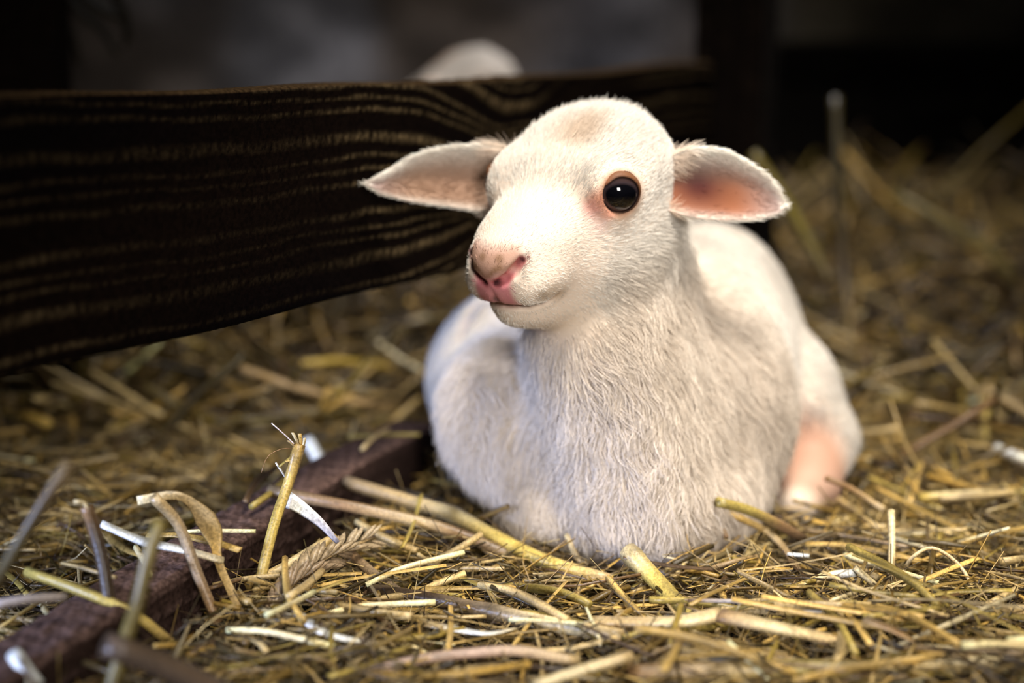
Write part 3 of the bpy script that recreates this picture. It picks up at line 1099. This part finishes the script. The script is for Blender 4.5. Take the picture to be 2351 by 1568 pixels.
def tube_mesh(name, pts, r, cols, flat=1.0, segs=12, sides=7, taper=(1, 1), prof=None, node=None, ridges=0.0, up=(0, 0, 1), seed=0):
    """a stalk: hollow-looking tube along pts; node = list of positions 0..1 of swollen joints"""
    rr = np.random.default_rng(seed)
    c = catmull(pts, segs + 1)
    d = np.gradient(c, axis=0); d = unit(d)
    V, Cc = [], []
    streak = rr.uniform(0.55, 1.2, sides)
    cols = np.clip(np.asarray(cols, float) * 1.2 * (1.0, 0.95, 0.84), 0, 0.88)
    for i in range(segs + 1):
        t = i / segs
        s = unit(np.cross(d[i], np.asarray(up, float)) + 1e-6)
        n_ = np.cross(s, d[i])
        rad = r * (taper[0] * (1 - t) + taper[1] * t)
        if prof: rad *= float(np.interp(t, np.linspace(0, 1, len(prof)), prof))
        cc = cols[0] if len(cols) == 1 else np.array([np.interp(t, np.linspace(0, 1, len(cols)), cols[:, k]) for k in range(3)])
        for nd in (node or []):
            g = math.exp(-((t - nd) * segs * 0.9) ** 2)
            rad *= 1 + 0.25 * g
            cc = cc * (1 - 0.5 * g)
        for j in range(sides):
            f = 2 * math.pi * j / sides
            k = 1 + ridges * (j % 2)
            V.append(c[i] + s * rad * math.cos(f) * k + n_ * rad * flat * math.sin(f) * k)
            Cc.append(cc * rr.uniform(0.85, 1.12) * streak[j])
    ids = np.arange((segs + 1) * sides).reshape(segs + 1, sides)
    nx = np.roll(ids, -1, 1)
    Q = np.stack([ids[:-1], nx[:-1], nx[1:], ids[1:]], -1).reshape(-1, 4).tolist()
    # ends
    base = len(V)
    V.append(c[0]); Cc.append(cols[0] * 0.5); V.append(c[-1]); Cc.append(cols[-1] * 0.5)
    for j in range(0, sides, 2):
        a, b_, e_ = j, (j + 1) % sides, (j + 2) % sides
        if e_ == (j + 1) % sides or b_ == e_: continue
        Q.append((base, ids[0, e_], ids[0, b_], ids[0, a]))
        Q.append((base + 1, ids[-1, a], ids[-1, b_], ids[-1, e_]))
    return mesh_np(name, V, Q, M_straw, np.clip(Cc, 0.004, 0.95), smooth_shade=flat > 0.65)


GOLD, TAN, GREY, OLIVE = (0.46, 0.31, 0.10), (0.42, 0.31, 0.16), (0.24, 0.18, 0.115), (0.30, 0.235, 0.065)
PALE, WHITE, DARK, BROWN, YEL = (0.60, 0.50, 0.30), (0.86, 0.84, 0.80), (0.05, 0.033, 0.02), (0.20, 0.12, 0.06), (0.50, 0.38, 0.10)


def g(px, py, z=0.014):
    return G(px, py, z)


def straw(name, label, cat, pts, r, cols, group='single straws picked out on the bedding', **kw):
    if isinstance(cols[0], float): cols = (cols,)
    seed = kw.pop('seed', len(bpy.data.objects))
    o = link(name, tube_mesh(name, pts, r, cols, seed=seed, **kw))
    return tag(o, label, cat, group)


def part(name, parent, pts, r, cols, **kw):
    if isinstance(cols[0], float): cols = (cols,)
    return link(name, tube_mesh(name, pts, r, cols, seed=len(bpy.data.objects), **kw), parent)


# frayed golden stalk standing by the rail
s1 = straw('straw_stalk', 'golden upright straw with a frayed top in front of the low rail', 'straw',
           [P(548, 1480, 0.905), P(585, 1380, 0.915), P(628, 1210, 0.93), P(662, 1110, 0.94), P(688, 1020, 0.945)], 0.0031, (TAN, YEL, GOLD), node=[0.93], sides=8)
for a, b_, rr_, c_ in (((686, 1030), (624, 972), 0.0009, (0.62, 0.55, 0.6)), ((686, 1030), (672, 994), 0.0012, PALE), ((684, 1035), (661, 1012), 0.0010, TAN), ((692, 1032), (700, 1006), 0.0009, PALE), ((682, 1050), (655, 1060), 0.0010, GOLD),
                       ((690, 1028), (688, 996), 0.0012, GOLD), ((684, 1032), (640, 1072), 0.0013, OLIVE)):
    part('frayed_blade', s1, [P(*a, 0.945), P((a[0] + b_[0]) / 2 + 2, (a[1] + b_[1]) / 2, 0.943), P(*b_, 0.94)], rr_, c_, flat=0.4, segs=4, sides=5)
part('frayed_blade', s1, [P(686, 1032, .945), P(650, 1030, .94), P(615, 1048, .935), P(600, 1085, .93)], 0.0003, BROWN, segs=8, sides=4)

straw('straw_stalk', 'bright white straw lying slanted across the low rail', 'straw',
      [P(232, 1202, .885), P(330, 1243, .888), P(420, 1262, .89), P(512, 1287, .895)], 0.0034, (WHITE, WHITE, PALE), node=[0.36], sides=8, flat=0.6)
hk = straw('straw_stalk', 'dark bent straw with a pale hooked tip left of the white straw', 'straw',
      [P(252, 1390, .84), P(238, 1300, .845), P(215, 1210, .85), P(198, 1163, .85)], 0.0036, (DARK, DARK, BROWN))
part('hooked_tip', hk, [P(202, 1168, .849), P(190, 1152, .848), P(170, 1152, .846)], 0.0022, PALE, flat=0.4, segs=4)
lf = straw('dry_leaf', 'twisted dry leaf blade arching over the low rail', 'leaf',
      [P(315, 1150, .89), P(395, 1137, .892), P(436, 1152, .895), P(470, 1190, .898), P(492, 1235, .90), P(505, 1300, .895), P(560, 1420, .885)], 0.0056,
      (PALE, TAN, TAN, GOLD, TAN), flat=0.10, segs=30, prof=(.45, .42, .40, .55, 1.05, 1.0, .45, .40, .5), up=(0, -1, 0.15), ridges=0.05, sides=10)
straw('straw_stalk', 'cut straw end leaning against the twisted dry leaf', 'straw',
      [P(352, 1140, .885), P(410, 1205, .89), P(455, 1320, .885), P(500, 1430, .88)], 0.0032, (TAN, GREY, BROWN))
straw('straw_stalk', 'long brown straw with a torn dark end resting on the rail', 'straw',
      [g(618, 1128, .05), g(790, 1160, .045), g(960, 1197, .035), g(1060, 1228, .028), g(1180, 1280, .016)], 0.0036, (GREY, BROWN, TAN, BROWN, GREY), node=[0.03], segs=20, ridges=0.08)
straw('straw_stalk', 'thick pale straw lying along the lamb chest', 'straw',
      [g(795, 1108, .04), g(930, 1148, .035), g(1035, 1180, .03), g(1150, 1240, .024), g(1260, 1292, .018), g(1400, 1335, .014)], 0.0046, (GREY, TAN, PALE, YEL, YEL, TAN), node=[0.42], segs=24, sides=9)
straw('chaff_flake', 'silvery white split husk below the frayed upright straw', 'straw',
      [P(648, 1140, .945), P(690, 1165, .94), P(735, 1200, .935), P(776, 1246, .93)], 0.0052, ((.7, .7, .78), WHITE, (.5, .5, .6), (.2, .2, .28)), flat=0.15, taper=(1.0, 0.25), up=(0, -1, 0.4), ridges=0.1)
straw('chaff_flake', 'small silvery sliver above the torn brown straw', 'straw',
      [P(633, 1062, .945), P(655, 1095, .945), P(670, 1118, .945)], 0.0014, ((.75, .75, .85),), flat=0.3, segs=4)
straw('straw_stalk', 'bent white straw in the lower left foreground', 'straw',
      [g(678, 1405, .025), g(735, 1448, .025), g(790, 1466, .022), g(860, 1480, .018), g(905, 1520, .012)], 0.0034, (WHITE, WHITE, WHITE, PALE, TAN), flat=0.45, segs=14)
straw('straw_stalk', 'long straw fading from black to tan across the foreground centre', 'straw',
      [g(850, 1355, .018), g(1000, 1378, .018), g(1130, 1405, .018), g(1290, 1437, .018), g(1430, 1462, .018)], 0.0042, (DARK, DARK, GREY, PALE, TAN), node=[0.5], segs=20, sides=8)
straw('straw_stalk', 'dark short straw leaning left of the long black straw', 'straw',
      [g(795, 1262, .028), g(860, 1320, .022), g(925, 1366, .016)], 0.0032, (BROWN, GREY, DARK))
straw('dry_leaf', 'pale split leaf shard in the foreground', 'leaf',
      [g(985, 1432, .018), g(1050, 1445, .02), g(1120, 1454, .02), g(1185, 1442, .018)], 0.0050, (GOLD, WHITE, WHITE, PALE), flat=0.15, segs=10, taper=(1.1, 0.3))
straw('straw_stalk', 'short thick yellow straw pointing up at the lamb', 'straw',
      [g(1440, 1265, .034), g(1500, 1325, .024), g(1555, 1385, .016), g(1605, 1420, .012)], 0.0052, (PALE, YEL, OLIVE, YEL), sides=9, node=[0.08])
straw('straw_stalk', 'thin reddish straw leaning on the lamb below its chest', 'straw',
      [P(1300, 1228, 1.0), P(1330, 1290, .985), P(1385, 1350, .97)], 0.0017, (PALE, TAN, BROWN), node=[0.4])
straw('husk', 'broad split husk lying left in the lower right foreground', 'straw',
      [g(1360, 1425, .02), g(1470, 1428, .024), g(1570, 1425, .028), g(1655, 1408, .03)], 0.0072, (TAN, TAN, PALE, TAN), flat=0.35, ridges=0.1, taper=(0.8, 1), segs=14, sides=10)
straw('husk', 'long split husk running to the right in the lower right foreground', 'straw',
      [g(1655, 1412, .03), g(1780, 1440, .028), g(1900, 1465, .022), g(2040, 1490, .014)], 0.0074, (BROWN, PALE, TAN, GREY), flat=0.4, ridges=0.1, taper=(1, 0.6), segs=18, sides=10)
straw('straw_stalk', 'long jointed straw under the split husks', 'straw',
      [g(1390, 1448, .014), g(1540, 1476, .014), g(1700, 1502, .014), g(1870, 1535, .014), g(2030, 1555, .012)], 0.0043, (GREY, TAN, GOLD, GREY, TAN), node=[0.3, 0.55], segs=22, sides=8)
straw('straw_stalk', 'thick straw lying flat along the bottom edge', 'straw',
      [g(1440, 1548, .016), g(1640, 1542, .018), g(1830, 1538, .018), g(2080, 1545, .016)], 0.0054, (BROWN, TAN, OLIVE, GREY), segs=18, sides=9)
straw('straw_stalk', 'pale thick straw in the bottom right corner', 'straw',
      [g(2080, 1528, .018), g(2240, 1528, .018), g(2420, 1535, .016)], 0.0050, (PALE, PALE, TAN), segs=10, sides=9)
straw('dry_leaf', 'grey curled leaf blade right of the split husk', 'leaf',
      [g(1985, 1420, .034), g(2060, 1450, .03), g(2130, 1490, .022), g(2230, 1535, .012)], 0.0058, (GREY, BROWN, TAN, GREY), flat=0.14, segs=14, taper=(0.9, 0.4))
straw('straw_stalk', 'silvery straw crest above the split husks', 'straw',
      [g(1580, 1378, .028), g(1700, 1382, .03), g(1790, 1400, .028), g(1900, 1403, .026), g(1975, 1395, .024)], 0.0022, (BROWN, (.6, .58, .62), WHITE, (.6, .58, .62), GREY), flat=0.4, segs=18, ridges=0.2)
straw('straw_stalk', 'golden straw slanting up to a white torn tip', 'straw',
      [g(1760, 1395, .014), g(1830, 1350, .02), g(1900, 1322, .026), g(1965, 1315, .03)], 0.0038, (GOLD, GOLD, PALE, WHITE), flat=0.6, segs=12)
straw('straw_stalk', 'short cut pale straw beside the white torn tip', 'straw',
      [g(1962, 1302, .034), g(2010, 1345, .024)], 0.0030, (PALE, PALE), flat=0.6, segs=4)
straw('straw_stalk', 'white fleck of straw right of the lamb in front of its hock', 'straw',
      [g(1808, 1272, .022), g(1858, 1276, .022)], 0.0024, (WHITE,), flat=0.4, segs=3)
straw('straw_stalk', 'dark cut straw arching beside the lamb foreleg', 'straw',
      [g(1646, 1152, .05), g(1720, 1172, .042), g(1790, 1205, .03), g(1850, 1240, .018)], 0.0032, (OLIVE, OLIVE, BROWN, DARK), segs=12)
straw('straw_stalk', 'light straw crossing under the dark cut straw by the foreleg', 'straw',
      [g(1615, 1155, .045), g(1700, 1190, .035), g(1780, 1235, .022), g(1850, 1335, .012)], 0.0022, (TAN, GOLD, TAN, BROWN), segs=12)
straw('straw_stalk', 'thin straw upright against the lamb foreleg', 'straw',
      [P(1622, 1112, 1.03), P(1638, 1165, 1.02), P(1668, 1235, 1.0)], 0.0016, (OLIVE, BROWN), segs=6)
straw('straw_stalk', 'thin straw poking over the pink hock', 'straw',
      [P(1895, 1098, 1.09), P(1950, 1120, 1.08), P(2030, 1170, 1.05)], 0.0020, (BROWN, BROWN, TAN), segs=8)
straw('straw_stalk', 'vertical pale straw standing right of the hock', 'straw',
      [P(2046, 1172, .99), P(2048, 1250, .975), P(2044, 1335, .96)], 0.0022, (PALE, PALE, TAN), segs=6)
straw('straw_stalk', 'looped pale fibre at the right', 'straw',
      [g(2065, 1325, .012), g(2095, 1280, .03), g(2140, 1258, .035), g(2195, 1290, .03), g(2228, 1340, .02), g(2232, 1385, .01)], 0.0012, (PALE, TAN, PALE), segs=20, sides=5)
straw('straw_stalk', 'yellow straw lying level at the right edge behind the hock', 'straw',
      [g(2110, 1143, .02), g(2230, 1136, .022), g(2380, 1132, .02)], 0.0034, (YEL, PALE, YEL), segs=8)
straw('straw_stalk', 'bright white straw end at the right edge', 'straw',
      [g(2288, 1030, .03), g(2330, 1048, .03), g(2400, 1075, .028)], 0.0042, (WHITE, WHITE, PALE), segs=6)
straw('straw_stalk', 'upright yellow straw near the right edge', 'straw',
      [P(2258, 890, 1.34), P(2262, 960, 1.33), P(2262, 1045, 1.30)], 0.0042, (TAN, YEL, YEL), segs=6)
straw('straw_stalk', 'slanted straw leaning on the upright yellow straw', 'straw',
      [P(2262, 890, 1.33), P(2320, 925, 1.32), P(2380, 960, 1.31)], 0.0036, (TAN, TAN), segs=6)
straw('straw_stalk', 'tall thin stalk standing behind the lamb rump', 'straw',
      [P(1918, 222, 1.62), P(1922, 420, 1.60), P(1938, 620, 1.57), P(1946, 760, 1.55), P(1938, 905, 1.50)], 0.0056, ((.05, .04, .015), (.045, .035, .012), (.07, .05, .025), (.30, .23, .12), (.24, .18, .08)), segs=20)
straw('straw_stalk', 'olive stalk leaning behind the lamb left ear', 'straw',
      [P(1728, 352, 1.55), P(1790, 440, 1.54), P(1850, 540, 1.52), P(1905, 650, 1.50)], 0.0056, ((.13, .10, .015), (.15, .12, .017), (.08, .06, .03)), segs=12)
straw('straw_stalk', 'long slanted straw in the bank behind the tall stalk', 'straw',
      [P(2050, 445, 1.75), P(2150, 500, 1.72), P(2250, 560, 1.70), P(2330, 640, 1.68)], 0.0056, ((.24, .19, .06), (.24, .19, .06)), segs=8)
straw('straw_stalk', 'olive blurred stalk crossing the lower left close to the camera', 'straw',
      [P(372, 1195, .76), P(345, 1270, .755), P(318, 1380, .75), P(285, 1480, .74), P(245, 1620, .73)], 0.0036, ((.2, .15, .04), (.16, .12, .035), (.1, .075, .02), (.14, .11, .03), (.1, .08, .02)), segs=14)
straw('straw_stalk', 'brown blurred stalk rising at the left edge close to the camera', 'straw',
      [P(160, 1062, .76), P(110, 1140, .755), P(30, 1270, .75), P(-40, 1380, .74)], 0.0032, ((.22, .16, .09), (.09, .06, .03), (.07, .055, .02), (.06, .045, .015)), segs=10)
straw('straw_stalk', 'white blurred straw tip in the bottom left corner', 'straw',
      [P(32, 1500, .76), P(55, 1535, .755), P(85, 1575, .75)], 0.0040, (WHITE, WHITE), segs=5)
straw('straw_stalk', 'olive straw sloping down across the lower left', 'straw',
      [g(62, 1312, .05), g(200, 1362, .045), g(310, 1412, .035), g(420, 1500, .012)], 0.0028, (OLIVE, OLIVE, YEL, BROWN), segs=12)
straw('straw_stalk', 'grey straw lying on the rail at the left edge', 'straw',
      [g(-30, 1392, .055), g(70, 1376, .055), g(150, 1372, .052)], 0.0024, ((.5, .45, .47), (.45, .4, .4)), segs=6)
straw('straw_stalk', 'blurred white straw tip behind the frayed upright straw', 'straw',
      [P(706, 1008, 1.16), P(722, 1035, 1.155), P(735, 1062, 1.15)], 0.0050, (WHITE, WHITE), segs=4)
straw('straw_stalk', 'golden straw lying under the seed head', 'straw',
      [g(565, 1345, .022), g(640, 1310, .03), g(720, 1262, .036), g(770, 1235, .04)], 0.0032, (GOLD, PALE, GOLD), segs=10)
straw('straw_stalk', 'pale flat straw below the seed head', 'straw',
      [g(684, 1382, .018), g(760, 1392, .018), g(860, 1412, .016)], 0.0034, (PALE, GOLD, TAN), flat=0.3, segs=8)
straw('straw_stalk', 'thin dark stem curving under the seed head', 'straw',
      [g(480, 1350, .03), g(580, 1325, .03), g(680, 1328, .026), g(800, 1370, .02), g(900, 1440, .014)], 0.0014, (BROWN, DARK, BROWN), segs=18, sides=5)
straw('straw_stalk', 'pinkish grey stem curving along the bottom edge', 'straw',
      [g(850, 1545, .018), g(960, 1515, .022), g(1100, 1498, .024), g(1200, 1495, .024), g(1330, 1520, .02)], 0.0028, ((.42, .3, .24), (.4, .28, .22), TAN), segs=16)
straw('straw_stalk', 'broad pale straw slanting in the bottom centre', 'straw',
      [g(1225, 1575, .02), g(1330, 1540, .024), g(1450, 1505, .028)], 0.0046, (PALE, PALE, TAN), flat=0.5, segs=8)
straw('straw_stalk', 'blurred mauve stem rising in the lower left foreground', 'straw',
      [P(240, 1480, .72), P(380, 1530, .73), P(520, 1600, .74)], 0.0062, ((.10, .07, .05), (.10, .07, .05)), segs=6)

# wheat ear
we = empty('wheat_ear', G(740, 1310, .03))
tag(we, 'dry plaited seed head lying beside the frayed upright straw', 'seed head')
wpts = [g(612, 1440, .014), g(640, 1385, .022), g(690, 1325, .03), g(760, 1275, .034), g(860, 1232, .036)]
wc_ = catmull(wpts, 40)
base_w = np.array(we.location)
st = link('stem', tube_mesh('stem', np.array(wpts) - base_w, 0.0011, (TAN,), segs=20, sides=5), we)
gm = []
V0, Q0 = [], []
for i in range(7):
    t = i / 6
    rr_ = 0.0015 * math.sin(math.pi * min(1, t * 0.93 + 0.07)) ** 0.7
    for j in range(6):
        f = 2 * math.pi * j / 6
        V0.append((rr_ * math.cos(f), rr_ * 0.7 * math.sin(f), t * 0.0105))
for i in range(6):
    for j in range(6):
        Q0.append((i * 6 + j, i * 6 + (j + 1) % 6, (i + 1) * 6 + (j + 1) % 6, (i + 1) * 6 + j))
grain_me = [mesh_np('grain', V0, Q0, M_straw, np.tile(np.array(c_), (len(V0), 1)) * rng.uniform(0.8, 1.15, (len(V0), 1)))
            for c_ in ((0.34, 0.25, 0.14), (0.42, 0.32, 0.19), (0.27, 0.19, 0.11))]
for i in range(3, 39):
    d = unit(wc_[min(i + 1, 39)] - wc_[i - 1])
    for k in range(2):
        a = i * 1.9 + k * 2.1
        s_ = unit(np.cross(d, (0, 0, 1.0))); n_ = np.cross(s_, d)
        out = s_ * math.cos(a) + n_ * math.sin(a)
        gd = unit(d + out * 0.55)
        o = link('grain', grain_me[(i + k) % 3], we)
        o.location = wc_[i] + out * 0.0014 - base_w
        o.rotation_euler = Vector(gd).to_track_quat('Z', 'Y').to_euler()
        sc_ = 1.7 * (0.6 + 0.4 * math.sin(math.pi * (i - 2) / 40))
        o.scale = (sc_, sc_, sc_)

# dark wisp of hay hanging at the top left
wisp = empty('hay_wisp', P(215, 20, 1.5))
tag(wisp, 'dark dangling wisp of dry plant by the post at the top left', 'hay')
wb = np.array(wisp.location)
for (pts, r_) in (([(120, -60), (180, 20), (235, 70), (270, 130)], .006), ([(150, -60), (220, 10), (280, 40), (298, 90)], .008),
                  ([(90, -40), (150, 50), (175, 110), (180, 150)], .006), ([(260, -60), (270, 0), (292, 40), (285, 110)], .006),
                  ([(60, 10), (130, 70), (150, 140), (140, 215)], .007)):
    link('stem', tube_mesh('stem', [P(a, b_, 1.5 + 0.01 * i) - wb for i, (a, b_) in enumerate(pts)], r_, ((.012, .011, .009),), flat=0.3, segs=10,
                           taper=(1, 0.4), up=(0, -1, 0)), wisp)

# ------------------------------------------------------------------ loose stalks one by one (about 230)
variants = []
for k in range(26):
    L_ = R.uniform(0.035, 0.11)
    bx, bz = R.uniform(-0.05, 0.05) * L_, R.uniform(-0.02, 0.04) * L_
    c1 = PAL[int(rng.choice(len(PAL) - 1, p=PALW[:-1] / PALW[:-1].sum()))] * R.uniform(0.85, 1.25)
    c2 = c1 * R.uniform(0.7, 1.2)
    fl = R.choice((1.0, 0.7, 0.3, 0.2))
    c1 = c1 * 1.4
    lum = float(c1 @ np.array((0.3, 0.6, 0.1)))
    look = ('dark brown' if lum < 0.12 else 'pale' if lum > 0.50 else 'golden' if c1[2] < 0.4 * c1[0] else 'tan') + (' flat' if fl < 0.5 else ' round')
    look = ('long ' if L_ > 0.085 else 'short ' if L_ < 0.06 else 'middling ') + look
    variants.append((look, L_, tube_mesh('loose_straw', [(-L_ / 2, 0, 0), (-L_ / 6, bx, bz), (L_ / 5, bx * 0.7, bz * 0.6), (L_ / 2, 0, 0)],
                                   R.uniform(0.0010, 0.0026), (c1, c2, c1), flat=fl, segs=7, sides=6,
                                   node=[R.uniform(0.2, 0.8)] if R.random() < 0.5 else None, seed=k)))
placed = 0
tries = 0
while placed < 245 and tries < 4000:
    tries += 1
    on_rail = 196 <= placed < 204
    look, L_, me = variants[tries % len(variants)]
    y = R.uniform(0.79, 0.93) if placed < 90 else R.uniform(0.85, 1.22) if placed < 190 else R.uniform(1.2, 1.7)
    x = R.uniform(-0.32, 0.34) * y / 0.95
    if on_rail:
        q_ = ka + RO + (kb - ka) * R.uniform(0.2, 0.98)
        x, y = float(q_[0]) + R.gauss(0, 0.008), float(q_[1])
    a = R.gauss(-0.15, 0.6) if R.random() < 0.55 else R.uniform(0, math.pi)
    el = R.gauss(0, 0.10)
    z = float(terrain(x, y)) + 0.012 + 0.014 * R.random() + abs(math.sin(el)) * L_ * 0.4
    if on_rail: z = 0.047 + 0.004 * R.random(); el = R.gauss(0, 0.03)
    d = np.array((math.cos(a) * math.cos(el), math.sin(a) * math.cos(el), math.sin(el)))
    pp = np.array((x, y, z)) + d[None] * np.linspace(-0.5, 0.5, 7)[:, None] * L_
    if blocked(pp).any():
        continue
    o = link('loose_straw', me)
    o.location = (x, y, z)
    o.rotation_euler = (R.uniform(-0.5, 0.5), -el, a)
    if on_rail:
        tag(o, 'small loose straw lying across the top of the low timber rail', 'straw', 'loose straws on the rail')
    else:
        where = ('beyond the low rail on the left' if x < -0.10 + 0.33 * (y - 1.12) - 0.03 else
                 'to the left of the seed head near the rail' if x < -0.12 else
                 'behind the lamb rump' if y > 1.3 else
                 'beside the pink hock right of the lamb' if x > 0.20 and y > 0.98 else
                 'at the lower right, right of the split husks' if x > 0.19 else
                 'close in front of the lamb chest' if y > 0.95 else
                 'under the long black straw in the front centre' if x < 0.05 else
                 'around the split husks at the lower right' if y > 0.86 else 'along the bottom edge nearest the viewer')
        tag(o, look + ' loose straw lying ' + where, 'straw', 'loose straws strewn over the bedding')
    placed += 1
